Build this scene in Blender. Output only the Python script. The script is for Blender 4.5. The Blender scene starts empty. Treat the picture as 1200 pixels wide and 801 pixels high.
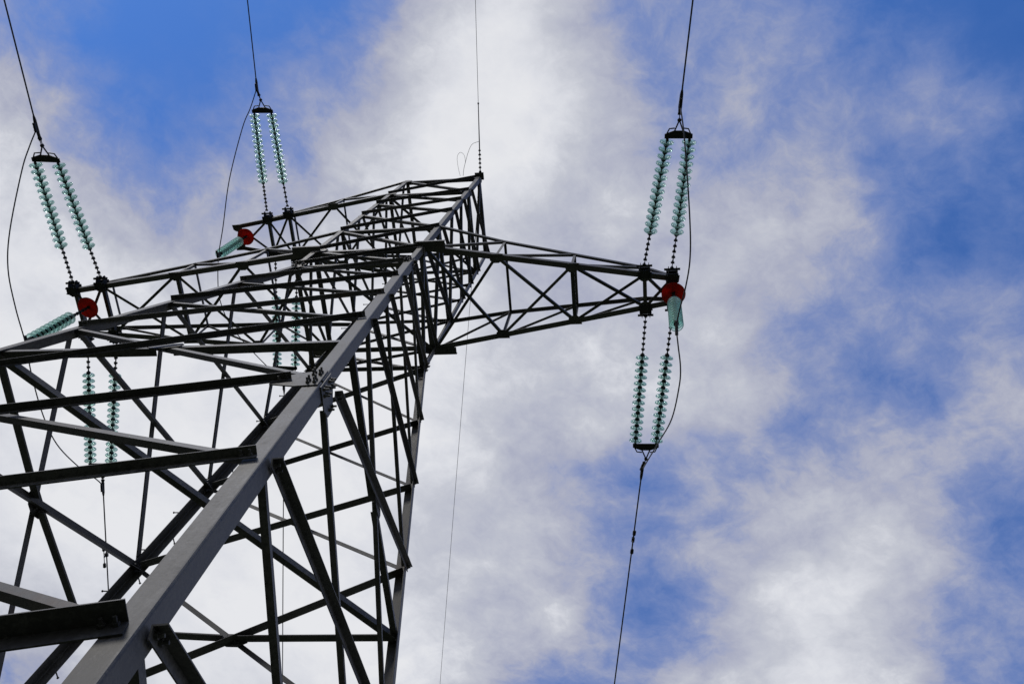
import bpy, bmesh, math, random
from mathutils import Vector, Matrix
random.seed(7)
R_ = math.radians
SC = bpy.context.scene

# ------------------------------------------------------------------ camera
S = 1.15                    # metres per tower unit
Z0 = 16.8365                # height of the waist of the tower above the ground
def W(p): return Vector((p[0]*S, p[1]*S, p[2]*S + Z0))

cam_d = bpy.data.cameras.new('camera')
cam_d.sensor_fit = 'HORIZONTAL'; cam_d.sensor_width = 36.0; cam_d.lens = 30.957
cam_d.clip_start = 0.05; cam_d.clip_end = 5000
cam = bpy.data.objects.new('camera', cam_d)
SC.collection.objects.link(cam)
CR = Vector((0.9887788, 0.0786105, 0.1270310)); CU = Vector((0.0283777, -0.9337043, 0.3569187)); CF = Vector((-0.1466669, 0.3493088, 0.9254578))
M = Matrix.Identity(4)
for i in range(3):
    M[i][0] = CR[i]; M[i][1] = CU[i]; M[i][2] = -CF[i]
M.translation = (5.2729, -5.1866, 1.6)
cam.matrix_world = M
SC.camera = cam

# ------------------------------------------------------------------ light
SUN_AZ, SUN_EL = R_(215), R_(52)          # clockwise from +Y
SC.view_settings.view_transform = 'Standard'; SC.view_settings.look = 'None'
SC.view_settings.exposure = 0.0; SC.view_settings.gamma = 1.0; SC.view_settings.use_curve_mapping = False
SC.cycles.transparent_max_bounces = 32
sun_d = bpy.data.lights.new('sun', 'SUN'); sun_d.energy = 1.15; sun_d.angle = R_(10); sun_d.color = (1.0, 0.96, 0.9)
sun = bpy.data.objects.new('sun', sun_d); SC.collection.objects.link(sun)
sd = Vector((math.sin(SUN_AZ)*math.cos(SUN_EL), math.cos(SUN_AZ)*math.cos(SUN_EL), math.sin(SUN_EL)))
sun.rotation_euler = sd.to_track_quat('Z', 'Y').to_euler()
sun.location = (0, 0, 60)

# ------------------------------------------------------------------ sky: Nishita blue behind a layer of drifting cloud
class NT:
    def __init__(s, tree): s.t = tree
    def n(s, typ, **kw):
        x = s.t.nodes.new(typ)
        for k, v in kw.items(): setattr(x, k, v)
        return x
    def put(s, sock, v):
        if isinstance(v, bpy.types.NodeSocket): s.t.links.new(v, sock)
        else: sock.default_value = v
    def math(s, op, a, b=0.0, c=0.0, clamp=False):
        x = s.n('ShaderNodeMath', operation=op, use_clamp=clamp)
        s.put(x.inputs[0], a); s.put(x.inputs[1], b); s.put(x.inputs[2], c)
        return x.outputs[0]
    def noise(s, vec, scale, detail=6, rough=.55, dist=0.0, lac=2.0, color=False):
        x = s.n('ShaderNodeTexNoise'); s.put(x.inputs['Vector'], vec)
        x.inputs['Scale'].default_value = scale; x.inputs['Detail'].default_value = detail
        x.inputs['Roughness'].default_value = rough; x.inputs['Distortion'].default_value = dist
        x.inputs['Lacunarity'].default_value = lac
        return x.outputs['Color' if color else 'Fac']
    def ramp(s, fac, stops, interp='LINEAR'):
        x = s.n('ShaderNodeValToRGB'); x.color_ramp.interpolation = interp
        els = x.color_ramp.elements
        for i, (p, c) in enumerate(stops):
            e = els[i] if i < 2 else els.new(p)
            e.position = p; e.color = c if len(c) == 4 else (*c, 1)
        s.put(x.inputs[0], fac)
        return x.outputs[0]

world = bpy.data.worlds.new('World'); SC.world = world; world.use_nodes = True
wt = world.node_tree; wt.nodes.clear(); N = NT(wt)
# how much cloud stands over each part of the sky (rows and columns of the cloud layer, east-west and north-south)
COVER = [
[.54,.54,.54,.54,.54,.53,.45,.26,.11,.14,.17,.22,.3,.62,.86,.75,.37,.21,.33,.24,.23,.13,.09,.09,.09,.09,.09],
[.54,.54,.54,.54,.52,.47,.33,.15,.06,.12,.15,.23,.34,.67,.91,.79,.4,.21,.35,.26,.23,.11,.06,.08,.09,.09,.09],
[.56,.56,.56,.55,.51,.39,.19,.03,.01,.11,.19,.35,.5,.85,1.0,.84,.53,.31,.43,.37,.24,.18,.04,.05,.08,.09,.09],
[.66,.66,.66,.65,.63,.49,.32,.09,.05,.21,.4,.52,.61,1.0,1.0,.9,.66,.49,.49,.39,.25,.4,.32,.15,.18,.19,.19],
[.69,.69,.69,.69,.68,.52,.42,.26,.25,.39,.52,.67,.76,1.0,1.0,.77,.66,.57,.49,.35,.28,.34,.31,.22,.25,.26,.26],
[.86,.86,.87,.87,.87,.72,.56,.51,.54,.53,.58,.7,.88,.95,.82,.73,.71,.68,.64,.57,.54,.44,.2,.14,.17,.19,.19],
[.95,.95,.96,.96,.94,.87,.79,.69,.72,.72,.73,.89,.96,.91,.79,.68,.72,.74,.77,.65,.54,.55,.29,.25,.27,.3,.3],
[.97,.97,.97,.97,.92,.89,.86,.8,.8,.82,.9,.95,.95,.87,.81,.74,.69,.73,.77,.64,.37,.38,.33,.31,.36,.37,.38],
[.98,.98,.98,.98,.97,.96,.95,.94,.94,.94,.95,.95,.93,.85,.79,.72,.72,.68,.71,.68,.35,.33,.39,.43,.53,.53,.54],
[.98,.98,.98,.98,.98,.97,.97,.97,.96,.95,.95,.93,.91,.84,.74,.7,.67,.59,.69,.54,.34,.44,.52,.48,.45,.44,.43],
[.98,.98,.98,.98,.98,.98,.98,.98,.97,.96,.95,.93,.91,.84,.75,.68,.51,.38,.52,.5,.48,.63,.67,.41,.31,.32,.33],
[.98,.98,.98,.98,.98,.98,.98,.98,.98,.97,.96,.94,.91,.82,.75,.7,.38,.29,.46,.57,.67,.8,.75,.52,.34,.35,.36],
[.98,.98,.97,.98,.98,.98,.98,.98,.98,.97,.96,.93,.9,.81,.74,.7,.46,.29,.39,.66,.76,.89,.86,.67,.4,.37,.37],
[.92,.92,.92,.95,.98,.98,.98,.98,.98,.97,.96,.93,.88,.79,.69,.65,.5,.35,.39,.7,.86,.89,.86,.62,.33,.28,.29],
[.86,.86,.88,.94,.97,.97,.98,.98,.98,.97,.96,.92,.86,.75,.62,.51,.44,.42,.48,.68,.89,.88,.84,.62,.4,.28,.25],
[.74,.73,.77,.84,.89,.93,.97,.98,.98,.97,.96,.9,.84,.71,.54,.43,.4,.43,.49,.69,.9,.9,.87,.68,.44,.32,.25],
[.6,.59,.66,.74,.82,.91,.97,.97,.98,.97,.96,.89,.83,.7,.53,.43,.4,.44,.49,.67,.91,.92,.9,.75,.49,.34,.25],
[.5,.53,.62,.72,.82,.92,.97,.98,.98,.97,.95,.89,.83,.69,.53,.43,.41,.43,.5,.64,.91,.94,.93,.81,.54,.37,.25],
[.5,.55,.64,.74,.84,.93,.97,.98,.98,.97,.95,.89,.82,.69,.53,.43,.41,.43,.49,.63,.9,.94,.93,.84,.6,.4,.27]]
tc = N.n('ShaderNodeTexCoord')
sep = N.n('ShaderNodeSeparateXYZ'); N.put(sep.inputs[0], tc.outputs['Generated'])
zc = N.math('MAXIMUM', sep.outputs[2], 0.10)
lx = N.math('DIVIDE', sep.outputs[0], zc); ly = N.math('DIVIDE', sep.outputs[1], zc)
c_, s_ = math.cos(0.0793357), math.sin(0.0793357)
lu = N.math('ADD', N.math('MULTIPLY', lx, c_), N.math('MULTIPLY', ly, s_))
lv = N.math('SUBTRACT', N.math('MULTIPLY', ly, c_), N.math('MULTIPLY', lx, s_))
lay = N.n('ShaderNodeCombineXYZ'); N.put(lay.inputs[0], lu); N.put(lay.inputs[1], lv)
LV = lay.outputs[0]
wn = N.noise(LV, 3.2, 4, .6, color=True)
ws = N.n('ShaderNodeSeparateXYZ'); N.put(ws.inputs[0], wn)
WARP = 0.09
cu = N.math('ADD', lu, N.math('MULTIPLY', N.math('SUBTRACT', ws.outputs[0], .5), WARP))
cv = N.math('ADD', lv, N.math('MULTIPLY', N.math('SUBTRACT', ws.outputs[1], .5), WARP))
fu = N.math('DIVIDE', N.math('ADD', cu, 1.0), 1.6, clamp=True)
fv = N.math('MULTIPLY', N.math('DIVIDE', N.math('ADD', cv, .1), 1.2, clamp=True), 18.0)
tot = None
for j, row in enumerate(COVER):
    r = N.ramp(fu, [(i/26.0, (v, v, v)) for i, v in enumerate(row)], 'B_SPLINE')
    w_ = N.math('SUBTRACT', 1.0, N.math('ABSOLUTE', N.math('SUBTRACT', fv, float(j))), clamp=True)
    w_ = N.math('SMOOTH_MIN', w_, 1.0, 0.0)
    t_ = N.math('MULTIPLY', r, w_)
    tot = t_ if tot is None else N.math('ADD', tot, t_)
fib = N.n('ShaderNodeMapping'); N.put(fib.inputs[0], LV); fib.inputs['Rotation'].default_value = (0, 0, R_(-52)); fib.inputs['Scale'].default_value = (1.0, 1.15, 1.0)
def warp(vec, scale, amt, detail=3):
    w = N.noise(vec, scale, detail, .55, color=True)
    m1 = N.n('ShaderNodeVectorMath', operation='SUBTRACT'); N.put(m1.inputs[0], w); m1.inputs[1].default_value = (.5, .5, .5)
    m2 = N.n('ShaderNodeVectorMath', operation='SCALE'); N.put(m2.inputs[0], m1.outputs[0]); m2.inputs['Scale'].default_value = amt
    m3 = N.n('ShaderNodeVectorMath', operation='ADD'); N.put(m3.inputs[0], vec); N.put(m3.inputs[1], m2.outputs[0])
    return m3.outputs[0]
PV = warp(warp(fib.outputs[0], 7.0, .06), 26.0, .018)
n1 = N.noise(PV, 5.2, 5, .50)
n2 = N.noise(PV, 17.0, 12, .68)
n3 = N.noise(LV, 2.3, 2, .5)
var = N.math('ADD', N.math('MULTIPLY', N.math('SUBTRACT', n1, .5), 0.95),
      N.math('ADD', N.math('MULTIPLY', N.math('SUBTRACT', n2, .5), 0.64), N.math('MULTIPLY', N.math('SUBTRACT', n3, .5), 0.15)))
# billows: wisps are strongest where the cover is neither clear nor full
tot = N.math('ADD', N.math('MULTIPLY', N.math('SUBTRACT', tot, .5), 1.10), .5, clamp=True)
mid = N.math('ADD', N.math('SUBTRACT', 0.36, N.math('MULTIPLY', tot, 0.24)), N.math('MULTIPLY', N.math('MULTIPLY', tot, N.math('SUBTRACT', 1.0, tot)), 2.5))
lowc = N.ramp(sep.outputs[2], [(.45, (1, 1, 1)), (.72, (0, 0, 0))])  # low sky out of view filled with cloud to cut blue light on steel
tot = N.math('ADD', N.math('MULTIPLY', tot, N.math('SUBTRACT', 1.0, lowc)), N.math('MULTIPLY', lowc, .72))
dens = N.math('ADD', tot, N.math('MULTIPLY', var, mid), clamp=True)
sky = N.n('ShaderNodeTexSky', sky_type='NISHITA'); sky.sun_disc = False
sky.sun_elevation = SUN_EL; sky.sun_rotation = SUN_AZ; sky.air_density = 1.0; sky.dust_density = 0.3; sky.ozone_density = 2.5
tint = N.n('ShaderNodeMix', data_type='RGBA', blend_type='MULTIPLY'); tint.inputs[0].default_value = 1.0
N.put(tint.inputs[6], sky.outputs[0]); tint.inputs[7].default_value = (.48, .87, 1.45, 1)      # the deep polarised blue of the clear patches
bg_sky = N.n('ShaderNodeBackground'); N.put(bg_sky.inputs[0], tint.outputs[2]); bg_sky.inputs[1].default_value = 0.115
def lin(r, g, b): return tuple(((v/255)/12.92 if v/255 < .04045 else ((v/255+.055)/1.055)**2.4) for v in (r, g, b))
shade = N.math('ADD', N.math('MULTIPLY', dens, .98), N.math('ADD', N.math('MULTIPLY', N.math('SUBTRACT', n1, .5), .24), N.math('MULTIPLY', N.math('SUBTRACT', n2, .5), .12)), clamp=True)
ccol = N.ramp(shade, [(0.0, lin(100,134,200)), (.35, lin(138,152,195)), (.58, lin(170,174,194)), (.78, lin(194,197,208)), (.92, lin(219,221,228)), (1.0, lin(230,231,235))])
# unseen cloud towards the horizon, darkened to cut sky light on the steel
hz = N.ramp(sep.outputs[2], [(.05, (.30,)*3), (.72, (1, 1, 1))], 'EASE')
dk = N.n('ShaderNodeMix', data_type='RGBA', blend_type='MULTIPLY'); dk.inputs[0].default_value = 1.0
N.put(dk.inputs[6], ccol); N.put(dk.inputs[7], hz); ccol = dk.outputs[2]
bg_c = N.n('ShaderNodeBackground'); N.put(bg_c.inputs[0], ccol); bg_c.inputs[1].default_value = 1.0
mx = N.n('ShaderNodeMixShader')
opac = N.ramp(dens, [(0.0, (0,0,0)), (.10, (.12,)*3), (.32, (.62,)*3), (.56, (1,1,1))])
N.put(mx.inputs[0], opac); N.put(mx.inputs[1], bg_sky.outputs[0]); N.put(mx.inputs[2], bg_c.outputs[0])
wo = N.n('ShaderNodeOutputWorld'); N.put(wo.inputs[0], mx.outputs[0])
world.cycles.sampling_method = 'MANUAL'; world.cycles.sample_map_resolution = 512

# ------------------------------------------------------------------ materials
def mat(name, base, metallic=0.0, rough=.5, var=.0, scale=8.0, bump=0.0, streak=False, **kw):
    m = bpy.data.materials.new(name); m.use_nodes = True
    t = m.node_tree; P = t.nodes['Principled BSDF']; n = NT(t)
    P.inputs['Metallic'].default_value = metallic; P.inputs['Roughness'].default_value = rough
    tcn = n.n('ShaderNodeTexCoord')
    if var:
        f = n.noise(tcn.outputs['Object'], scale, 6, .65)
        if streak:
            v = n.n('ShaderNodeTexVoronoi'); v.inputs['Scale'].default_value = scale*9; n.put(v.inputs['Vector'], tcn.outputs['Object'])
            vs = n.n('ShaderNodeSeparateXYZ'); n.put(vs.inputs[0], v.outputs['Color'])
            f = n.math('ADD', n.math('MULTIPLY', f, .75), n.math('MULTIPLY', vs.outputs[0], .25))
        lo = tuple(c*(1-var) for c in base); hi = tuple(min(1, c*(1+var)) for c in base)
        n.put(P.inputs['Base Color'], n.ramp(f, [(.28, lo), (.72, hi)]))
        rr = n.n('ShaderNodeMapRange'); n.put(rr.inputs[0], f); rr.inputs[3].default_value = rough-.1; rr.inputs[4].default_value = rough+.12
        n.put(P.inputs['Roughness'], rr.outputs[0])
        if bump:
            b = n.n('ShaderNodeBump'); b.inputs['Strength'].default_value = bump; b.inputs['Distance'].default_value = .01
            n.put(b.inputs['Height'], f); n.put(P.inputs['Normal'], b.outputs[0])
    else:
        P.inputs['Base Color'].default_value = (*base, 1)
    return m
def steel(name, base, rust):
    m = bpy.data.materials.new(name); m.use_nodes = True
    t = m.node_tree; P = t.nodes['Principled BSDF']; n = NT(t)
    tcn = n.n('ShaderNodeTexCoord'); oi = n.n('ShaderNodeObjectInfo')
    co = tcn.outputs['Object']
    big = n.noise(co, 1.7, 5, .6); fine = n.noise(co, 16.0, 7, .7)
    mp = n.n('ShaderNodeMapping'); n.put(mp.inputs[0], co); mp.inputs['Scale'].default_value = (26, 26, 2.2)
    strk = n.noise(mp.outputs[0], 1.0, 5, .65)
    v = n.n('ShaderNodeTexVoronoi'); v.inputs['Scale'].default_value = 60; n.put(v.inputs['Vector'], co)
    vs = n.n('ShaderNodeSeparateXYZ'); n.put(vs.inputs[0], v.outputs['Color'])
    f = n.math('ADD', n.math('MULTIPLY', big, .35), n.math('ADD', n.math('MULTIPLY', fine, .25), n.math('ADD', n.math('MULTIPLY', strk, .30), n.math('MULTIPLY', vs.outputs[0], .10))))
    f = n.math('ADD', f, n.math('MULTIPLY', n.math('SUBTRACT', oi.outputs['Random'], .5), .16))
    c = n.ramp(f, [(.41, tuple(b*.55 for b in base)), (.50, tuple(b*.95 for b in base)), (.585, tuple(b*1.5 for b in base))])
    rn = n.math('MULTIPLY', n.noise(co, 3.1, 8, .72), n.noise(co, 0.9, 3, .5))
    rm = n.ramp(rn, [(.33, (0, 0, 0)), (.42, (rust,)*3)])
    mxn = n.n('ShaderNodeMix', data_type='RGBA'); n.put(mxn.inputs[0], rm); n.put(mxn.inputs[6], c); mxn.inputs[7].default_value = (.10, .055, .03, 1)
    n.put(P.inputs['Base Color'], mxn.outputs[2])
    rr = n.n('ShaderNodeMapRange'); n.put(rr.inputs[0], f); rr.inputs[1].default_value = .3; rr.inputs[2].default_value = .7; rr.inputs[3].default_value = .42; rr.inputs[4].default_value = .68
    n.put(P.inputs['Roughness'], rr.outputs[0]); P.inputs['Metallic'].default_value = .15
    b = n.n('ShaderNodeBump'); b.inputs['Strength'].default_value = .18; b.inputs['Distance'].default_value = .004
    n.put(b.inputs['Height'], n.math('ADD', fine, strk)); n.put(P.inputs['Normal'], b.outputs[0])
    return m
STEEL = steel('galvanised_steel', (.088, .083, .072), .45)
STEEL_OLD = steel('weathered_steel', (.092, .089, .083), .45)
FORGED = mat('dark_forged_iron', (.045, .045, .045), .5, .55, .3, 20.0, .1)
ALU = mat('stranded_aluminium', (.10, .10, .105), .6, .5, .2, 30.0)
RED = mat('red_plastic_shield', (.60, .034, .016), 0.0, .45, .35, 6.0, .05)
_t = RED.node_tree; _n = NT(_t); _p = _t.nodes['Principled BSDF']; _o = [x for x in _t.nodes if x.type == 'OUTPUT_MATERIAL'][0]
_tl = _n.n('ShaderNodeBsdfTranslucent'); _tl.inputs[0].default_value = (.72, .045, .02, 1)
_mx = _n.n('ShaderNodeMixShader'); _mx.inputs[0].default_value = .5; _n.put(_mx.inputs[1], _p.outputs[0]); _n.put(_mx.inputs[2], _tl.outputs[0]); _n.put(_o.inputs[0], _mx.outputs[0])
GRASS = mat('grass_ground', (.042, .05, .024), 0.0, .95, .5, .6, .5)
def glass_mat():
    m = bpy.data.materials.new('green_tempered_glass'); m.use_nodes = True
    t = m.node_tree; t.nodes.clear(); n = NT(t)
    o = n.n('ShaderNodeOutputMaterial')
    tr = n.n('ShaderNodeBsdfTransparent'); tr.inputs[0].default_value = (.87, .977, .945, 1)
    rf = n.n('ShaderNodeBsdfGlass'); rf.inputs['Color'].default_value = (.50, .86, .76, 1); rf.inputs['IOR'].default_value = 1.5; rf.inputs['Roughness'].default_value = .15
    gl = n.n('ShaderNodeBsdfGlossy'); gl.inputs['Roughness'].default_value = .2
    tl = n.n('ShaderNodeBsdfTranslucent'); tl.inputs[0].default_value = (.72, 1.0, .91, 1)
    fr = n.n('ShaderNodeFresnel'); fr.inputs[0].default_value = 1.5
    fr2 = n.n('ShaderNodeFresnel'); fr2.inputs[0].default_value = 1.75
    a = n.n('ShaderNodeMixShader'); n.put(a.inputs[0], n.ramp(fr2.outputs[0], [(.08, (.04,)*3), (.5, (.40,)*3)])); n.put(a.inputs[1], tr.outputs[0]); n.put(a.inputs[2], rf.outputs[0])
    b = n.n('ShaderNodeMixShader'); n.put(b.inputs[0], n.ramp(fr2.outputs[0], [(.08, (.045,)*3), (.5, (.30,)*3)])); n.put(b.inputs[1], a.outputs[0]); n.put(b.inputs[2], tl.outputs[0])
    c = n.n('ShaderNodeMixShader'); n.put(c.inputs[0], n.math('MULTIPLY', fr.outputs[0], .55)); n.put(c.inputs[1], b.outputs[0]); n.put(c.inputs[2], gl.outputs[0])
    n.put(o.inputs[0], c.outputs[0])
    return m
GLASS = glass_mat()

# ------------------------------------------------------------------ helpers
COL = SC.collection
ORIGIN = {}
def thing(name, loc, label, cat, group=None):
    o = bpy.data.objects.new(name, None); COL.objects.link(o); o.location = loc; o.empty_display_size = .3
    o['label'] = label; o['category'] = cat
    if group: o['group'] = group
    ORIGIN[o.name] = Vector(loc)
    return o
def obj(name, bm, m, parent=None, at=None, smooth=False):
    """one mesh object; bm is in world metres, at is where its own origin goes"""
    base = Vector((0, 0, 0))
    if parent is not None: base = ORIGIN[parent.name]
    org = Vector(at) if at is not None else base
    bmesh.ops.translate(bm, verts=bm.verts, vec=-org)
    bmesh.ops.recalc_face_normals(bm, faces=bm.faces)
    me = bpy.data.meshes.new(name); bm.to_mesh(me); bm.free()
    me.materials.append(m)
    if smooth:
        for p in me.polygons: p.use_smooth = True
    o = bpy.data.objects.new(name, me); COL.objects.link(o)
    if parent is not None: o.parent = parent
    o.location = org - base
    ORIGIN[o.name] = org
    return o
def share(name, src, parent, mw):
    """another copy of src's mesh under parent, standing at world matrix mw (parents are never rotated)"""
    o = bpy.data.objects.new(name, src if isinstance(src, bpy.types.Mesh) else src.data); COL.objects.link(o); o.parent = parent
    o.matrix_local = Matrix.Translation(-ORIGIN[parent.name]) @ mw
    ORIGIN[o.name] = mw.translation.copy()
    return o
def leg_bar(bm, p0, p1, a, b, w, t):
    """L section with a rolled, rounded heel and softened toes"""
    r = .018; k = .004
    prof = [a*r, a*(w-k), a*w+b*k, a*w+b*t, a*(t+.008)+b*t, a*t+b*(t+.008), a*t+b*w, a*k+b*w, b*(w-k), b*r, a*.0022+b*.009, a*.0055+b*.0055, a*.009+b*.0022]
    poly_extrude(bm, [p0+v for v in prof], [p1+v for v in prof])
def poly_extrude(bm, prof0, prof1):
    a = [bm.verts.new(p) for p in prof0]; b = [bm.verts.new(p) for p in prof1]; n = len(a)
    for i in range(n): bm.faces.new((a[i], a[(i+1) % n], b[(i+1) % n], b[i]))
    bm.faces.new(a[::-1]); bm.faces.new(b)
def angle_bar(bm, p0, p1, a, b, w, t, wb=None):
    """L section: corner on p0-p1, one flange along a, one along b (unit vectors)"""
    wb = wb or w
    prof = [Vector(), a*w, a*w+b*t, a*t+b*t, a*t+b*wb, b*wb]
    poly_extrude(bm, [p0+v for v in prof], [p1+v for v in prof])
def box(bm, c, x, y, z, hx, hy, hz):
    v = [bm.verts.new(c + x*(i*hx) + y*(j*hy) + z*(k*hz)) for i in (-1, 1) for j in (-1, 1) for k in (-1, 1)]
    for f in ((0,1,3,2),(4,6,7,5),(0,4,5,1),(2,3,7,6),(0,2,6,4),(1,5,7,3)): bm.faces.new([v[i] for i in f])
def frame(d):
    d = d.normalized(); u = d.orthogonal().normalized()
    if abs(d.z) < .9: u = (Vector((0, 0, 1)) - d*d.z).normalized()
    return d, u, d.cross(u)
def tube(bm, pts, r, n=8, cap=True):
    pts = [Vector(p) for p in pts]; rings = []
    u = None
    for i, p in enumerate(pts):
        d = (pts[min(i+1, len(pts)-1)] - pts[max(i-1, 0)]).normalized()
        if u is None: u = frame(d)[1]
        u = (u - d*u.dot(d)).normalized(); v = d.cross(u)
        rr = r[i] if isinstance(r, (list, tuple)) else r
        rings.append([bm.verts.new(p + u*(rr*math.cos(2*math.pi*k/n)) + v*(rr*math.sin(2*math.pi*k/n))) for k in range(n)])
    for a, b in zip(rings, rings[1:]):
        for k in range(n): bm.faces.new((a[k], a[(k+1) % n], b[(k+1) % n], b[k]))
    if cap: bm.faces.new(rings[0][::-1]); bm.faces.new(rings[-1])
def bolt(bm, p, d, r=.017, h=.022, tail=.02):
    d = d.normalized()
    tube(bm, [p, p+d*h], r, 6); tube(bm, [p+d*h, p+d*(h+tail)], r*.55, 6)
def plate(bm, pts, n, t):
    """flat plate of thickness t, outline pts, grown along n"""
    poly_extrude(bm, [Vector(p) for p in pts], [Vector(p)+n*t for p in pts])
def smooth_pts(P, k=5):
    """Catmull-Rom through P"""
    P = [Vector(p) for p in P]; out = []
    for i in range(len(P)-1):
        p0 = P[max(i-1, 0)]; p1 = P[i]; p2 = P[i+1]; p3 = P[min(i+2, len(P)-1)]
        for s in range(k):
            t = s/k
            out.append(.5*((2*p1) + (p2-p0)*t + (2*p0-5*p1+4*p2-p3)*t*t + (3*p1-p0-3*p2+p3)*t**3))
    return out + [P[-1]]

# ------------------------------------------------------------------ ground
bm = bmesh.new()
rg = [0, 4, 9, 18, 40, 90, 250, 700, 2000]; prev = None
for r in rg:
    ring = [bm.verts.new((r*math.cos(2*math.pi*k/48), r*math.sin(2*math.pi*k/48), random.uniform(-.05, .0) if 8 < r < 100 else 0)) for k in range(48)] if r else [bm.verts.new((0, 0, 0))]*48
    if prev:
        for k in range(48):
            q = [prev[k], prev[(k+1) % 48], ring[(k+1) % 48], ring[k]]
            bm.faces.new(list(dict.fromkeys(q)))
    prev = ring
gr = obj('ground', bm, GRASS); gr['kind'] = 'structure'

# ------------------------------------------------------------------ lattice tower
ZT, ZUB, ZU, Z1 = 7.3019, 5.7285, 2.3698, 0.8981
def half(z):
    if z >= 0: return 1 + (.923-1)*z/ZT, .9492
    return 1 - .1557*z, .9492 - .1397*z
SGN = {'A': (1, -1), 'B': (1, 1), 'C': (-1, -1), 'D': (-1, 1)}
def L(n, z):
    wx, wy = half(z); sx, sy = SGN[n]
    return W((sx*wx, sy*wy, z))
ZG = -Z0/S                                                  # ground level in tower units
tower = thing('lattice_tower', (0, 0, 0), 'dark galvanised steel lattice transmission tower with three crossarms', 'pylon')
def legw(z): return (.165, .014) if z < -7.1 else ((.15, .013) if z < 0 else (.118, .010))
LEG = {}
for n in 'ABCD':
    sx, sy = SGN[n]; a = Vector((-sx, 0, 0)); b = Vector((0, -sy, 0))
    bm = bmesh.new()
    for z0, z1, w, t in ((ZG-.2, -7.25, .155, .014), (-7.2, -.05, .15, .013), (0.0, ZT, .118, .010)):
        leg_bar(bm, L(n, z0), L(n, z1), a, b, w, t)
    for zc, w in ((-7.22, .15), (-.03, .118)):              # splice angles over the joints, inside the leg
        t = .016
        p0 = L(n, zc-.28)+(a+b)*.0165; p1 = L(n, zc+.28)+(a+b)*.0165
        angle_bar(bm, p0, p1, a, b, w-.02, .012)
    LEG[n] = obj('leg', bm, STEEL, tower)
FACES = [('C', 'A', Vector((0, -1, 0))), ('A', 'B', Vector((1, 0, 0))), ('B', 'D', Vector((0, 1, 0))), ('D', 'C', Vector((-1, 0, 0)))]
def facenormal(p, q, z, n0):
    n = (L(q, z)-L(p, z)).cross(L(p, z+1)-L(p, z)).normalized()
    return n if n.dot(n0) > 0 else -n
def brace(name, P, Q, n, w, t, outer, off, parent, m, cut=.03, trim0=True, trim1=True, wb=None, cut1=None):
    """angle bar lying in the face with outward normal n; off = distance from the face plane"""
    d = (Q-P).normalized(); up = (Vector((0, 0, 1))-d*d.z); up -= n*up.dot(n); up.normalize()
    b = n if outer else -n
    P2 = P + (d*cut if trim0 else Vector()); Q2 = Q - (d*(cut if cut1 is None else cut1) if trim1 else Vector())
    if outer: up = -up                                      # outside bars stand their flange out along the top edge
    o = (n*off if outer else -n*off) - up*(w*(.68 if outer and n.y < -.9 else .5) if not outer else w*(.30 if n.y < -.9 else .42))
    bm = bmesh.new(); angle_bar(bm, P2+o, Q2+o, up, b, w, t, wb)
    for e, s in ((P2, 1), (Q2, -1)):                         # a bolt or two at each end
        for k in range(2 if w > .06 else 1):
            bolt(bm, e+d*(s*(.045+.06*k))-up*0+(n*(off+t) if outer else -n*(off+t)), b, .019 if w > .06 else .015, .016, .028)
    return obj(name, bm, m, parent)
LOW = [0, -1.555, -3.0916, -4.6637, -7.1055, -8.8899, -10.7054, -12.5, ZG+.25]
UPP = [0, Z1, ZU, 3.7042, 4.7498, ZUB, ZT]
def wid(z0):
    return .132 if z0 < -12 else (.102 if z0 < -8 else (.098 if z0 < -7 else (.092 if z0 < -4 else .08)))
def node_cut(z): return .30 if abs(z+7.1055) < .01 else .06
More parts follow.
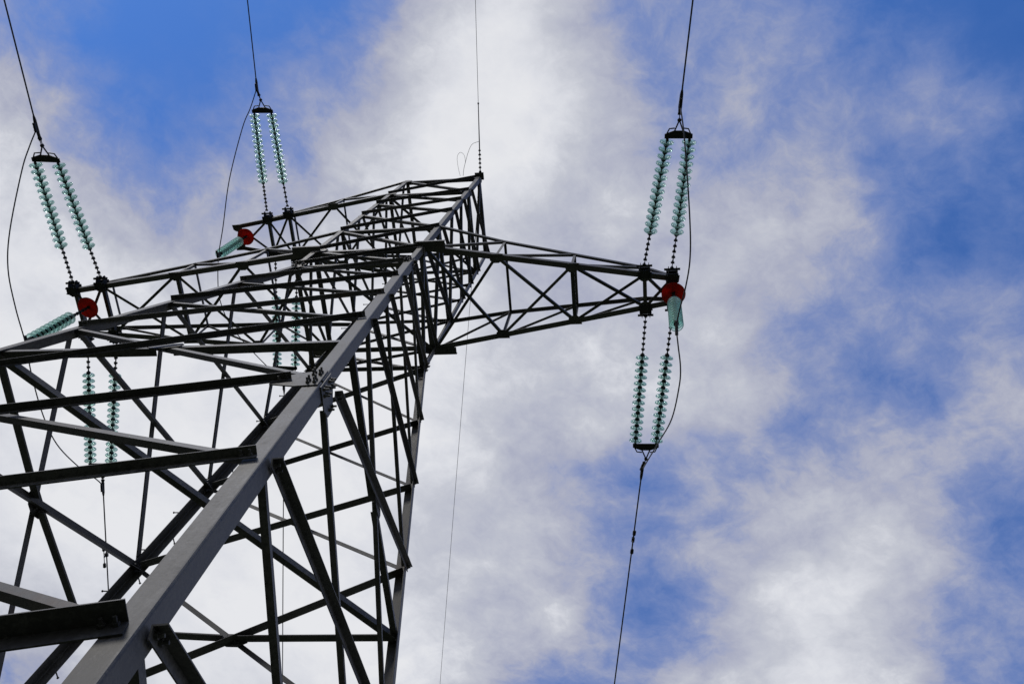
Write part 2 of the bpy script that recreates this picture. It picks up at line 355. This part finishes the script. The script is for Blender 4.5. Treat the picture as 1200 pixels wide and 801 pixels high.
for p, q, n0 in FACES:
    for i in range(len(LOW)-1):
        hi, lo = LOW[i], LOW[i+1]; w = wid(lo); wo, wi = (w*(.86 if lo < -11.5 else (.70 if lo < -4 else .88)), w*.60) if n0.y < 0 else ((w*.76, w*.54) if n0.x > 0 else ((w*.66, w*1.28) if n0.y > 0 else (w*.82, w*1.05))); n = facenormal(p, q, (hi+lo)/2, n0); lt = legw((hi+lo)/2)[1]
        j = .035
        # outer bar climbs from p to q, inner bar falls
        brace('diagonal_brace', L(p, lo), L(q, hi), n, wo, .009, True, .015 if lo < -7 and hi > -9 else .003, tower, STEEL_OLD, node_cut(lo), cut1=node_cut(hi))
        brace('diagonal_brace', L(p, hi), L(q, lo), n, wi, .008, False, lt+.003, tower, STEEL_OLD, node_cut(hi), cut1=node_cut(lo))
    for i in range(len(UPP)-1):
        lo, hi = UPP[i], UPP[i+1]; n = facenormal(p, q, (hi+lo)/2, n0); w = .064
        brace('lattice_bar', L(p, lo), L(q, hi), n, w, .007, True, .003, tower, STEEL_OLD, .03)
        brace('lattice_bar', L(p, hi), L(q, lo), n, w, .007, False, .0135, tower, STEEL_OLD, .03)
    for z, w in ((0, .085), (Z1, .10), (ZU, .075), (ZUB, .085), (ZT, .095)):
        n = n0; brace('horizontal_strut', L(p, z), L(q, z), n, w, .009, False, .024, tower, STEEL_OLD, .06)
    # strut through the centre of the tall panel, cut at the joint plate
    zm = -5.7023; n = facenormal(p, q, zm, n0); A_, B_ = L(p, zm), L(q, zm)
    lo, hi = -7.1055, -4.6637
    # true crossing of the two diagonals
    wl = (L(q, lo)-L(p, lo)).length; wh = (L(q, hi)-L(p, hi)).length; f = wl/(wl+wh)
    X = L(p, lo).lerp(L(q, hi), f)
    d = (B_-A_).normalized()
    brace('horizontal_strut', A_, X-d*.10, n, .09 if n.y < -.5 else (.075 if n.x > .5 else .112), .008, False, .024, tower, STEEL_OLD, .04, trim1=False)
    brace('horizontal_strut', X+d*.10, B_, n, .09 if n.y < -.5 else (.075 if n.x > .5 else .112), .008, False, .024, tower, STEEL_OLD, .04, trim0=False)
    up = (L(p, 0)-L(p, -1)).normalized()
    bm = bmesh.new(); c = X - n*.012
    plate(bm, [c+d*a*.72+up*b*.72 for a, b in ((-.27, .05), (-.2, .12), (.2, .12), (.27, .05), (.27, -.07), (.1, -.17), (-.1, -.17), (-.27, -.07))], n, .009)
    for a, b in ((-.15, 0), (-.10, 0), (.10, 0), (.15, 0), (-.03, -.06), (.03, -.06)): bolt(bm, c+d*a+up*b-n*.001, -n)
    obj('gusset_plate', bm, STEEL_OLD, tower)
# plan bracing inside the body
def plan(P, Q, w, name='plan_brace'):
    d = (Q-P).normalized(); s = Vector((0, 0, 1)).cross(d).normalized()
    bm = bmesh.new(); angle_bar(bm, P+d*.08-s*w*.5, Q-d*.08-s*w*.5, s, Vector((0, 0, 1)), w, .008)
    obj(name, bm, STEEL_OLD, tower)
dz = Vector((0, 0, -.055))
plan(L('C', -5.78), L('B', -5.78), .085)
for z in (0, Z1, ZUB, ZT):
    plan(L('A', z)+dz, L('D', z)+dz, .07)
    if z in (Z1, ZUB): plan(L('B', z)+dz*1.4, L('C', z)+dz*1.4, .07)
# joint plates on the legs
def leg_plate(nm, z, up_len, dn_len, reach, bolts=True, faces=(0, 1)):
    sx, sy = SGN[nm]
    for k in faces:
        inn = Vector((-sx, 0, 0)) if k == 0 else Vector((0, -sy, 0))
        out = Vector((0, sy, 0)) if k == 0 else Vector((sx, 0, 0))
        c = L(nm, z); ax = (L(nm, z+1)-L(nm, z)).normalized()
        out = (out - ax*out.dot(ax)).normalized(); inn = (inn - ax*inn.dot(ax)).normalized()
        o = c + out*.0025
        bm = bmesh.new()
        plate(bm, [o+inn*.015+ax*up_len, o+inn*.13+ax*up_len, o+inn*(reach*(1-.3*k))+ax*up_len*.35, o+inn*(reach*(1-.3*k))-ax*dn_len*.55, o+inn*(reach*.5)-ax*dn_len, o+inn*.015-ax*dn_len], out, .011)
        if bolts:
            for a in (.055, .115):
                for h in (-.75, -.45, .3, .65): bolt(bm, o+inn*a+ax*(up_len*h if h > 0 else dn_len*-h*-1)+out*.011, out, .018, .02, .035)
            for h in (-.3, .1): bolt(bm, o+inn*(reach*(1-.3*k)*.85)+ax*(dn_len*h)+out*.011, out, .018, .02, .03)
        obj('gusset_plate', bm, STEEL, LEG[nm])
for nm in 'ABCD':
    leg_plate(nm, -7.13, .22, .27, .47)
    leg_plate(nm, -.02, .16, .2, .26)
    leg_plate(nm, Z1, .14, .14, .30, False)
    sx, sy = SGN[nm]; bm = bmesh.new(); c = L(nm, Z1) + Vector((sx*.12, sy*.005, -.012))         # seat plate under the crossarm chord
    box(bm, c, Vector((1, 0, 0)), Vector((0, 1, 0)), Vector((0, 0, 1)), .29, .07, .006)
    box(bm, c+Vector((0, sy*.0775, .03)), Vector((1, 0, 0)), Vector((0, 1, 0)), Vector((0, 0, 1)), .29, .006, .035)
    for a in (-.24, -.17, .11, .18, .25): bolt(bm, c+Vector((a, 0, -.007)), Vector((0, 0, -1)), .017, .018, .02)
    obj('seat_plate', bm, STEEL_OLD, LEG[nm])
    leg_plate(nm, ZUB, .12, .12, .24, False)
    leg_plate(nm, ZT-.1, .1, .16, .22, False)
# step bolts up one leg
sb = None
for k in range(58):
    z = ZG+1.6+k*.36
    if z > 6.9: break
    p = L('D', z) + Vector((0.03, -.0, 0)); d = Vector((-1, 0, 0)) if k % 2 == 0 else Vector((0, 1, 0))
    p = L('D', z) + (Vector((0, -.06, 0)) if k % 2 == 0 else Vector((.06, 0, 0)))
    if sb is None or k < 2:
        bm = bmesh.new(); tube(bm, [p, p+d*.16], .009, 6); tube(bm, [p+d*.16, p+d*.172], .017, 6); tube(bm, [p, p+d*.018], .017, 6)
        o = obj('step_bolt', bm, STEEL_OLD, LEG['D'], at=p)
        sb = (sb or {}); sb[k % 2] = o
    else:
        share('step_bolt', sb[k % 2], LEG['D'], Matrix.Translation(p))

# ------------------------------------------------------------------ crossarms
def crossarm(label, side, near, far, ntop, ftop, zb, root_near, root_far, top_near, top_far, tops, plates):
    """near/far: bottom nodes (x, y) from body to tip; ntop/ftop: top nodes (x, y, z) over the same nodes, shorter or equal"""
    NB = [root_near]+[W((x, y, zb)) for x, y in near]; FB = [root_far]+[W((x, y, zb)) for x, y in far]
    NT_ = [top_near]+[W(p) for p in ntop]; FT = [top_far]+[W(p) for p in ftop]
    Zv = Vector((0, 0, 1)); X = Vector((side, 0, 0))
    bm = bmesh.new()
    for chain, yin in ((NB, 1), (FB, -1)):                   # bottom chords, one straight bar each
        d = (chain[-1]-chain[0]).normalized(); inw = Vector((0, yin, 0)); inw = (inw-d*inw.dot(d)).normalized()
        angle_bar(bm, chain[0]-d*.05, chain[-1]+d*.10, inw, Zv, .105, .01)
    for chain, yin in ((NT_, 1), (FT, -1)):
        for a, b in zip(chain, chain[1:]):
            d = (b-a).normalized(); inw = Vector((0, yin, 0)); inw = (inw-d*inw.dot(d)).normalized(); dn = inw.cross(d); dn = dn if dn.z < 0 else -dn
            angle_bar(bm, a-d*.03, b+d*.03, inw, dn, .07, .007)
    arm = obj('crossarm', bm, STEEL_OLD, tower, at=(NB[0]+FB[0])*.5)
    arm['label'] = label
    def bar(P, Q, a, b, w, t=.006, name='arm_brace'):
        bm = bmesh.new(); d = (Q-P).normalized(); a = (a-d*a.dot(d)).normalized(); b = (b-d*b.dot(d)-a*b.dot(a)).normalized()
        angle_bar(bm, P-a*w*.5, Q-a*w*.5, a, b, w, t); obj(name, bm, STEEL_OLD, arm)
    nb = len(NB)
    for i in range(nb-1):                                    # bottom plane: crossed bars, then a strut across
        P, Q, P2, Q2 = NB[i], FB[i], NB[i+1], FB[i+1]
        iy = Vector((0, .05, 0)); up = Vector((0, 0, .012))
        last = i == nb-2
        bar(P+iy+up, Q2-iy+up, Vector((0, 1, 0)), Zv, .058)
        bar(Q-iy+up*2.0, P2+iy+up*2.0, Vector((0, -1, 0)), Zv, .058)
        if i != 0: bar(P2+iy+up*2.8, Q2-iy+up*2.8, X, Zv, .075, .007)
    for B_, T_, yo in ((NB, NT_, -1), (FB, FT, 1)):           # side faces: post at each node, diagonal to the next top node
        o = Vector((0, -yo*.012, 0))
        for i in range(len(T_)-1):
            bar(B_[i]+o+Zv*.03, T_[i+1]+o-Zv*.02, Zv, Vector((0, -yo, 0)), .05)
            if i: bar(B_[i]+o*1.8, T_[i]+o*1.8, X, Vector((0, -yo, 0)), .052)
        i = len(T_)-1
        if (B_[i]-T_[i]).length > .15: bar(B_[i]+o*1.8, T_[i]+o*1.8, X, Vector((0, -yo, 0)), .052)
    for i in range(1, len(NT_)):
        bar(NT_[i]-Zv*.02, FT[i]-Zv*.02, X, -Zv, .05)
    for B_ in (NB, FB):                                       # node plates under the chords
        for i in range(1, nb):
            bm = bmesh.new(); c = B_[i]; yo = -1 if B_ is NB else 1
            plate(bm, [c+Vector((a, -yo*b, -.003)) for a, b in ((-.14, -.01), (.14, -.01), (.12, .12), (.05, .17), (-.05, .17), (-.12, .12))], -Zv, .008)
            for a in (-.08, 0, .08): bolt(bm, c+Vector((a, -yo*.05, -.011)), -Zv, .014, .014, .02)
            obj('gusset_plate', bm, STEEL_OLD, arm)
    for P in plates:                                          # hangers for the strain strings: two cheek plates, pin, stiffener
        P = W(P); yo = -1 if P.y < 0.05 else 1; bm = bmesh.new(); Y = Vector((0, yo, 0)); XX = Vector((1, 0, 0))
        for dx in (-.075, .075):
            plate(bm, [P+XX*dx+Y*a+Zv*b for a, b in ((-.11, -.04), (.07, -.04), (.17, .02), (.17, .08), (.06, .13), (-.11, .13))], XX, .014)
        box(bm, P+Y*-.02+Zv*.142, XX, Y, Zv, .11, .085, .011)
        box(bm, P+Y*-.02-Zv*.052, XX, Y, Zv, .115, .08, .01)
        tube(bm, [P-XX*.15+Y*.12+Zv*.04, P+XX*.15+Y*.12+Zv*.04], .024, 8)
        for a in (-.1, .1):
            for b in (-.07, .04): bolt(bm, P+XX*a*.9+Y*b-Zv*.062, -Zv, .02, .02, .03)
        obj('hanger_bracket', bm, FORGED, arm)
    return arm, NB, FB
def ztop(x): return ZU-.27*(abs(x)-.97)
# right arm
hr = lambda x: .9492-.1702*(x-.991)
xs = (2.1928, 3.4552, 4.648, 5.10)
arm_r = crossarm('longer looking lattice arm reaching out right over open sky', 1, [(x, -hr(x)) for x in xs], [(x, hr(x)) for x in xs],
    [(x, -hr(x)*.93, ztop(x)) for x in xs[:3]]+[(5.1, -.23, 1.06)], [(x, hr(x)*.93, ztop(x)) for x in xs[:3]]+[(5.1, .23, 1.06)], Z1,
    L('A', Z1), L('B', Z1), L('A', ZU), L('B', ZU), None, [(4.648, -hr(4.648), Z1), (5.10, -hr(5.1), Z1), (4.648, hr(4.648), Z1), (5.10, hr(5.1), Z1)])
hl = lambda x: .9492-.109*(abs(x)-.991)
xs = (-2.30, -3.59, -5.065, -5.63)
arm_l = crossarm('lower left lattice arm behind the tower leg', -1, [(x, -hl(x)) for x in xs], [(x, hl(x)) for x in xs],
    [(x, -hl(x)*.95, ztop(x)) for x in xs[:3]]+[(-5.63, -.42, 1.06)], [(x, hl(x)*.95, ztop(x)) for x in xs[:3]]+[(-5.63, .42, 1.06)], Z1,
    L('C', Z1), L('D', Z1), L('C', ZU), L('D', ZU), None, [(-5.065, -.505, Z1), (-5.63, -.44, Z1), (-5.065, .505, Z1), (-5.63, .44, Z1)])
un = lambda x: 1.01-.16*(abs(x)-.93); uf = lambda x: .949-.214*(abs(x)-.93)
xs = (-2.23, -3.33, -3.84, -4.60)
arm_u = crossarm('upper left lattice arm near the tower top', -1, [(x, -un(x)) for x in xs], [(x, uf(x)) for x in xs],
    [(-2.23, -un(-2.23)*.95, 6.50), (-3.33, -un(-3.33)*.95, 6.12), (-3.84, -un(-3.84), ZUB+.10)], [(-2.23, uf(-2.23)*.95, 6.50), (-3.33, uf(-3.33)*.95, 6.12), (-3.84, uf(-3.84), ZUB+.10)], ZUB,
    L('C', ZUB), L('D', ZUB), L('C', ZT), L('D', ZT), None, [(-3.84, -un(-3.84), ZUB), (-3.33, -un(-3.33), ZUB), (-3.84, uf(-3.84), ZUB), (-3.33, uf(-3.33), ZUB)])

# ------------------------------------------------------------------ insulators
PITCH = .131
def lathe(bm, prof, n=20):
    """profile (r, h) turned about +Z"""
    rings = []
    for r, h in prof:
        rings.append([bm.verts.new((r*math.cos(2*math.pi*k/n), r*math.sin(2*math.pi*k/n), h)) for k in range(n)] if r > 1e-6 else [bm.verts.new((0, 0, h))])
    for a, b in zip(rings, rings[1:]):
        for k in range(n):
            k2 = (k+1) % n
            f = [a[k % len(a)], a[k2 % len(a)], b[k2 % len(b)], b[k % len(b)]]
            f = list(dict.fromkeys(f))
            if len(f) > 2: bm.faces.new(f)
def to_mesh(name, bm, m):
    bmesh.ops.recalc_face_normals(bm, faces=bm.faces)
    me = bpy.data.meshes.new(name); bm.to_mesh(me); bm.free(); me.materials.append(m)
    for p in me.polygons: p.use_smooth = True
    return me
bm = bmesh.new()                                             # bell: closed shell with a rolled rim and two ribs beneath
lathe(bm, [(.040, .014), (.060, .016), (.090, .006), (.112, -.008), (.125, -.024), (.1275, -.036), (.122, -.044), (.114, -.040), (.108, -.026), (.098, -.018),
           (.094, -.034), (.088, -.034), (.084, -.013), (.068, -.008), (.065, -.026), (.059, -.026), (.056, -.004), (.040, -.002)], 24)
DISC = to_mesh('glass_disc', bm, GLASS)
bm = bmesh.new()                                             # iron cap with pin, joined to the next
lathe(bm, [(0, .072), (.020, .072), (.024, .060), (.040, .050), (.046, .030), (.048, .004), (.040, -.004), (.020, -.006), (.013, -.012), (.011, -.056), (.016, -.060), (0, -.062)], 12)
CAP = to_mesh('iron_cap', bm, FORGED)
def along(P, Q):
    d = (Q-P).normalized()
    return d, d.to_track_quat('-Z', 'Y').to_matrix().to_4x4()
def discs(parent, P, Q, count, start):
    d, rot = along(P, Q)
    for k in range(count):
        p = P + d*(start+PITCH*(k+.5))
        share('iron_cap', CAP, parent, Matrix.Translation(p) @ rot)
        share('glass_disc', DISC, parent, Matrix.Translation(p) @ rot)
def links(bm, P, Q, step=.115):
    """shackles, eye links and turnbuckles in a row"""
    d, u, v = frame(Q-P); ln = (Q-P).length; n = max(2, round(ln/step))
    for k in range(n):
        a = P+d*(ln*k/n); b = P+d*(ln*(k+1)/n)
        if k % 2 == 0:
            for s in (-1, 1): tube(bm, [a+u*s*.018, b+u*s*.018], .008, 6)
        else:
            tube(bm, [a, b], .014, 6)
        tube(bm, [a-v*.034, a+v*.034], .021, 8)
        box(bm, a+d*.012, u, v, d, .03, .02, .018)
    tube(bm, [Q-v*.03, Q+v*.03], .02, 8)
def strain_set(label, att, yoke, apex, clamp, n):
    A = [W(p) for p in att]; Y = [W(p) for p in yoke]; ap = W(apex); cl = W(clamp)
    t = thing('strain_insulator', (A[0]+A[1])*.5, label, 'insulator', 'paired glass strain insulators on the crossarms')
    yo = -1 if A[0].y < 0 else 1
    mid = (Y[0]+Y[1])*.5; D = (mid-(A[0]+A[1])*.5).normalized(); side = (Y[1]-Y[0]).normalized(); nrm = side.cross(D).normalized(); fw = nrm.cross(side).normalized()
    if fw.dot(D) < 0: fw = -fw
    for P, Q in zip(A, Y):
        P = P + Vector((0, yo*.14, .046)); d = (Q-P).normalized(); ln = (Q-P).length; start = ln-n*PITCH-.02
        bm = bmesh.new(); links(bm, P, P+d*(start+.03))
        st = obj('insulator_string', bm, FORGED, t, at=P)
        discs(st, P, Q, n, start)
    bm = bmesh.new(); w = (Y[1]-Y[0]).length*.5 - .0
    c = mid+fw*.06-nrm*.009
    plate(bm, [c+side*a+fw*b for a, b in ((-w-.05, -.05), (w+.05, -.05), (w+.05, .03), (w*.45, .09), (-w*.45, .09), (-w-.05, .03))], nrm, .018)
    for a in (-w, w):
        tube(bm, [mid+side*a-fw*.04, mid+side*a+fw*.05], .026, 8)
        bolt(bm, c+side*a+nrm*.018, nrm, .022, .02, .01); bolt(bm, c+side*a, -nrm, .022, .02, .01)
    top = c+fw*.27
    for s in (-1, 1):
        tube(bm, [c+side*(s*w*.42)+fw*.06, top], .014, 6)
        tube(bm, [c+side*(s*(w+.03)), c+side*(s*w*.85)+fw*.12, c+side*(s*w*.38)+fw*.13], .013, 6)
    tube(bm, [top-nrm*.03, top+nrm*.03], .026, 8)
    obj('yoke_plate', bm, FORGED, t)
    bm = bmesh.new(); links(bm, top, cl, .13)
    e = (cl-top).normalized(); tube(bm, [top+e*.10, top+e*.26], .03, 8)
    obj('link_rod', bm, FORGED, t)
    return cl
AT = {
 'Rn': ([(4.648, -.3267, Z1), (5.0963, -.2504, Z1)], [(5.0444, -2.5225, .5581), (5.3759, -2.5022, .5581)], (5.212, -2.68, .538), (5.238, -2.986, .488), 14),
 'Rf': ([(4.648, .3267, Z1), (5.0963, .2504, Z1)], [(4.4092, 2.6654, .5981), (4.7689, 2.6701, .5981)], (4.559, 2.824, .578), (4.523, 3.082, .528), 14),
 'Ln': ([(-5.63, -.44, Z1), (-5.065, -.505, Z1)], [(-5.4648, -2.7831, .5581), (-5.0500, -2.7448, .5581)], (-5.22, -2.929, .538), (-5.221, -3.287, .488), 14),
 'Lf': ([(-5.63, .44, Z1), (-5.065, .505, Z1)], [(-6.0065, 2.9544, .5981), (-5.5793, 2.9584, .5981)], (-5.784, 3.038, .578), (-5.812, 3.365, .528), 16),
 'Un': ([(-3.84, -.60, ZUB), (-3.33, -.67, ZUB)], [(-3.5611, -2.9090, 5.3885), (-3.1774, -2.8842, 5.3885)], (-3.378, -3.06, 5.368), (-3.374, -3.384, 5.318), 14),
 'Uf': ([(-3.84, .33, ZUB), (-3.33, .435, ZUB)], [(-4.1161, 2.9696, 5.4285), (-3.6696, 3.0035, 5.4285)], (-3.941, 3.121, 5.408), (-3.995, 3.412, 5.358), 15)}
LAB = {
 'Rn': 'twin green glass insulator strings rising above the tip of the right crossarm',
 'Rf': 'twin green glass insulator strings hanging below the tip of the right crossarm',
 'Ln': 'twin green glass insulator strings rising from the end of the lower left crossarm',
 'Lf': 'twin green glass insulator strings seen through the tower braces below the lower left crossarm',
 'Un': 'twin green glass insulator strings rising from the upper left crossarm against blue sky',
 'Uf': 'twin green glass insulator strings half hidden behind the tower body below the upper left crossarm'}
CL = {}
for k, (a, y, ap, cl, n) in AT.items(): CL[k] = strain_set(LAB[k], a, y, ap, cl, n)

# conductors: clamp, cable, and a damper where the photograph shows one
def damper(bm, P, d):
    dn = Vector((0, 0, -1)); tube(bm, [P, P+dn*.10], .016, 6); box(bm, P, *frame(d), .045, .03, .03)
    Q = P+dn*.10; tube(bm, [Q-d*.22, Q+d*.22], .009, 6)
    for s in (-1, 1): tube(bm, [Q+d*(s*.15), Q+d*(s*.17), Q+d*(s*.25), Q+d*(s*.265)], [.022, .034, .036, .02], 8)
def conductor(label, P, az, slope, r, ln=150.0, damp=None, name='conductor', clampit=True):
    t = thing(name, P, label, 'cable', 'line conductors' if name == 'conductor' else 'earth wires')
    a = R_(az); h = Vector((math.sin(a), math.cos(a), 0)); c = slope/260.0
    f = lambda s: P + h*s + Vector((0, 0, -slope*s + c*s*s))
    bm = bmesh.new(); ss = [0]
    while ss[-1] < ln: ss.append(ss[-1]+.3+ss[-1]*.05)
    tube(bm, [f(s) for s in ss], r, 8); obj('cable', bm, ALU, t, smooth=True)
    if clampit:
        bm = bmesh.new(); d = (f(1)-f(0)).normalized(); dn = Vector((0, 0, -1))
        tube(bm, [P-d*.05, P+d*.0, P+d*.22, P+d*.30], [.02, .034, .03, .018], 8)
        box(bm, P+d*.08+dn*.035, *frame(d), .09, .03, .022)
        for s in (.03, .09, .15): bolt(bm, P+d*s+dn*.055, dn, .016, .02, .02)
        obj('dead_end_clamp', bm, FORGED, t)
    if damp:
        bm = bmesh.new(); damper(bm, f(damp), (f(damp+.1)-f(damp)).normalized()); obj('vibration_damper', bm, FORGED, t)
    return t
conductor('black cable leaving the top of the picture above the right crossarm', CL['Rn'], 172.93, .143, .0145)
conductor('black cable running down from the strings below the right crossarm, with a damper', CL['Rf'], -8.43, .113, .0145, damp=1.62)
conductor('black cable leaving the top left corner above the lower left crossarm', CL['Ln'], 173.67, .143, .0145)
conductor('black cable with a damper seen between the tower braces at far left', CL['Lf'], -7.97, .113, .0145, damp=1.75)
conductor('black cable rising through blue sky above the upper left crossarm', CL['Un'], 172.52, .143, .0145)
conductor('thin cable dropping behind the tower braces right of the main leg', CL['Uf'], -8.02, .113, .0145)

# jumper strings with the red shield on top, and the jumper loops
def jumper_string(label, top, bottom, zplate):
    P = W(top); Q = W(bottom)
    t = thing('jumper_insulator', P, label, 'insulator', 'hanging jumper insulators with red shields')
    d = (Q-P).normalized()
    bm = bmesh.new(); links(bm, P, P+d*((Q-P).length-10*PITCH-.08), .1)
    box(bm, P+Vector((0, 0, .05)), Vector((1, 0, 0)), Vector((0, 1, 0)), Vector((0, 0, 1)), .05, .03, .06)
    st = obj('insulator_string', bm, FORGED, t, at=P)
    ln = (Q-P).length; n = 10
    discs(st, P, Q, n, ln-n*PITCH-.10)
    rot = along(P, Q)[1]
    bm = bmesh.new(); lathe(bm, [(.03, .06), (.08, .06), (.210, .026), (.226, .0), (.220, -.005), (.202, .008), (.08, .035), (.03, .035), (.03, .06)], 40)
    me = to_mesh('red_shield', bm, RED)
    share('red_shield', me, t, Matrix.Translation(P+d*.12) @ rot)
    bm = bmesh.new(); box(bm, Q+Vector((0, 0, .05)), Vector((1, 0, 0)), Vector((0, 1, 0)), Vector((0, 0, 1)), .02, .06, .07)
    tube(bm, [Q+Vector((0, -.13, -.03)), Q+Vector((0, .13, -.03))], .028, 8)
    obj('suspension_clamp', bm, FORGED, t)
jumper_string('glass insulator with red shield hanging from the tip of the right crossarm', (5.11, .011, .84), (5.085, .01, -.86), Z1)
jumper_string('glass insulator with red shield at the end of the lower left crossarm', (-5.315, -.13, .84), (-5.33, -.12, -.96), Z1)
jumper_string('glass insulator with red shield at the tip of the upper left crossarm', (-4.37, -.176, 5.67), (-4.33, -.16, 4.02), ZUB)
def jumper(label, pts):
    bm = bmesh.new(); P = smooth_pts([W(p) for p in pts], 6); tube(bm, P, .0125, 8)
    t = obj('jumper_cable', bm, ALU, at=P[0], smooth=True); t['label'] = label; t['category'] = 'cable'; t['group'] = 'jumper loops'
jumper('slack jumper cable curving past the red shield of the right crossarm',
 [(5.238, -3.02, .47), (5.27, -2.60, -.02), (5.30, -1.63, -.63), (5.29, -1.06, -.87), (5.22, -.65, -.965), (5.12, -.25, -.94), (5.085, .01, -.92), (5.10, .25, -.95), (5.13, .6, -.97), (5.11, .95, -.89), (5.0, 1.6, -.65), (4.80, 2.18, -.30), (4.58, 2.85, .2), (4.53, 3.12, .50)])
jumper('slack jumper cable sagging beside the left edge, below the lower left crossarm',
 [(-5.221, -3.32, .47), (-5.31, -3.06, .30), (-5.37, -2.72, .05), (-5.44, -1.87, -.51), (-5.46, -1.3, -.77), (-5.38, -.71, -.95), (-5.33, -.12, -1.02), (-5.41, .47, -.99), (-5.58, 1.26, -.79), (-5.78, 2.02, -.42), (-5.90, 2.75, .10), (-5.83, 3.2, .40), (-5.812, 3.40, .51)])
jumper('slack jumper cable crossing in front of the upper left crossarm tip',
 [(-3.374, -3.42, 5.30), (-3.50, -3.05, 5.10), (-3.66, -2.67, 4.88), (-3.9, -1.7, 4.33), (-4.1, -.77, 4.04), (-4.29, -.16, 3.96), (-4.44, .43, 3.99), (-4.52, .83, 4.07), (-4.53, 1.38, 4.25), (-4.41, 1.92, 4.47), (-4.22, 2.6, 4.85), (-4.05, 3.15, 5.18), (-3.995, 3.45, 5.34)])

# earth wires at the top corner
top = W((.90, -.955, ZT+.03))
def earth(label, az, slope, fit):
    a = R_(az); h = Vector((math.sin(a), math.cos(a), -slope)).normalized()
    end = top + h*fit
    t = conductor(label, end, az, slope, .006, name='earth_wire', clampit=False)
    bm = bmesh.new(); links(bm, top, end-h*.35, .12); tube(bm, [end-h*.36, end+h*.9], [.016, .011], 8); tube(bm, [end+h*.88, end+h*.92], .022, 8)
    obj('tension_fitting', bm, FORGED, t)
    return t, end, h
t, e_, h_ = earth('thin earth wire rising straight up from the top corner of the tower', 175.2, .118, 1.05)
P0 = e_-h_*.1
bm = bmesh.new(); tube(bm, smooth_pts([P0, W((.80, -1.72, 7.2)), W((.69, -1.55, 7.22)), W((.60, -1.35, 7.3)), W((.52, -1.15, 7.36)), W((.49, -.98, 7.33))], 6), .006, 6)
obj('bonding_lead', bm, ALU, t)
bm = bmesh.new(); tube(bm, smooth_pts([W((.58, -1.28, 7.3)), W((.56, -1.45, 7.36)), W((.46, -1.52, 7.42)), W((.37, -1.42, 7.45)), W((.37, -1.2, 7.42)), W((.42, -.98, 7.33))], 6), .0045, 6)
obj('bonding_loop', bm, ALU, t)
earth('thin earth wire falling away behind the tower body, right of the main leg', -9.1, .098, 1.05)
bm = bmesh.new(); box(bm, top-Vector((.02, 0, .035)), Vector((1, 0, 0)), Vector((0, 1, 0)), Vector((0, 0, 1)), .12, .10, .016)
for a in (-.07, .07):
    for b in (-.06, .06): bolt(bm, top+Vector((a-.02, b, -.051)), Vector((0, 0, -1)), .018, .02, .02)
obj('cap_plate', bm, STEEL_OLD, tower)
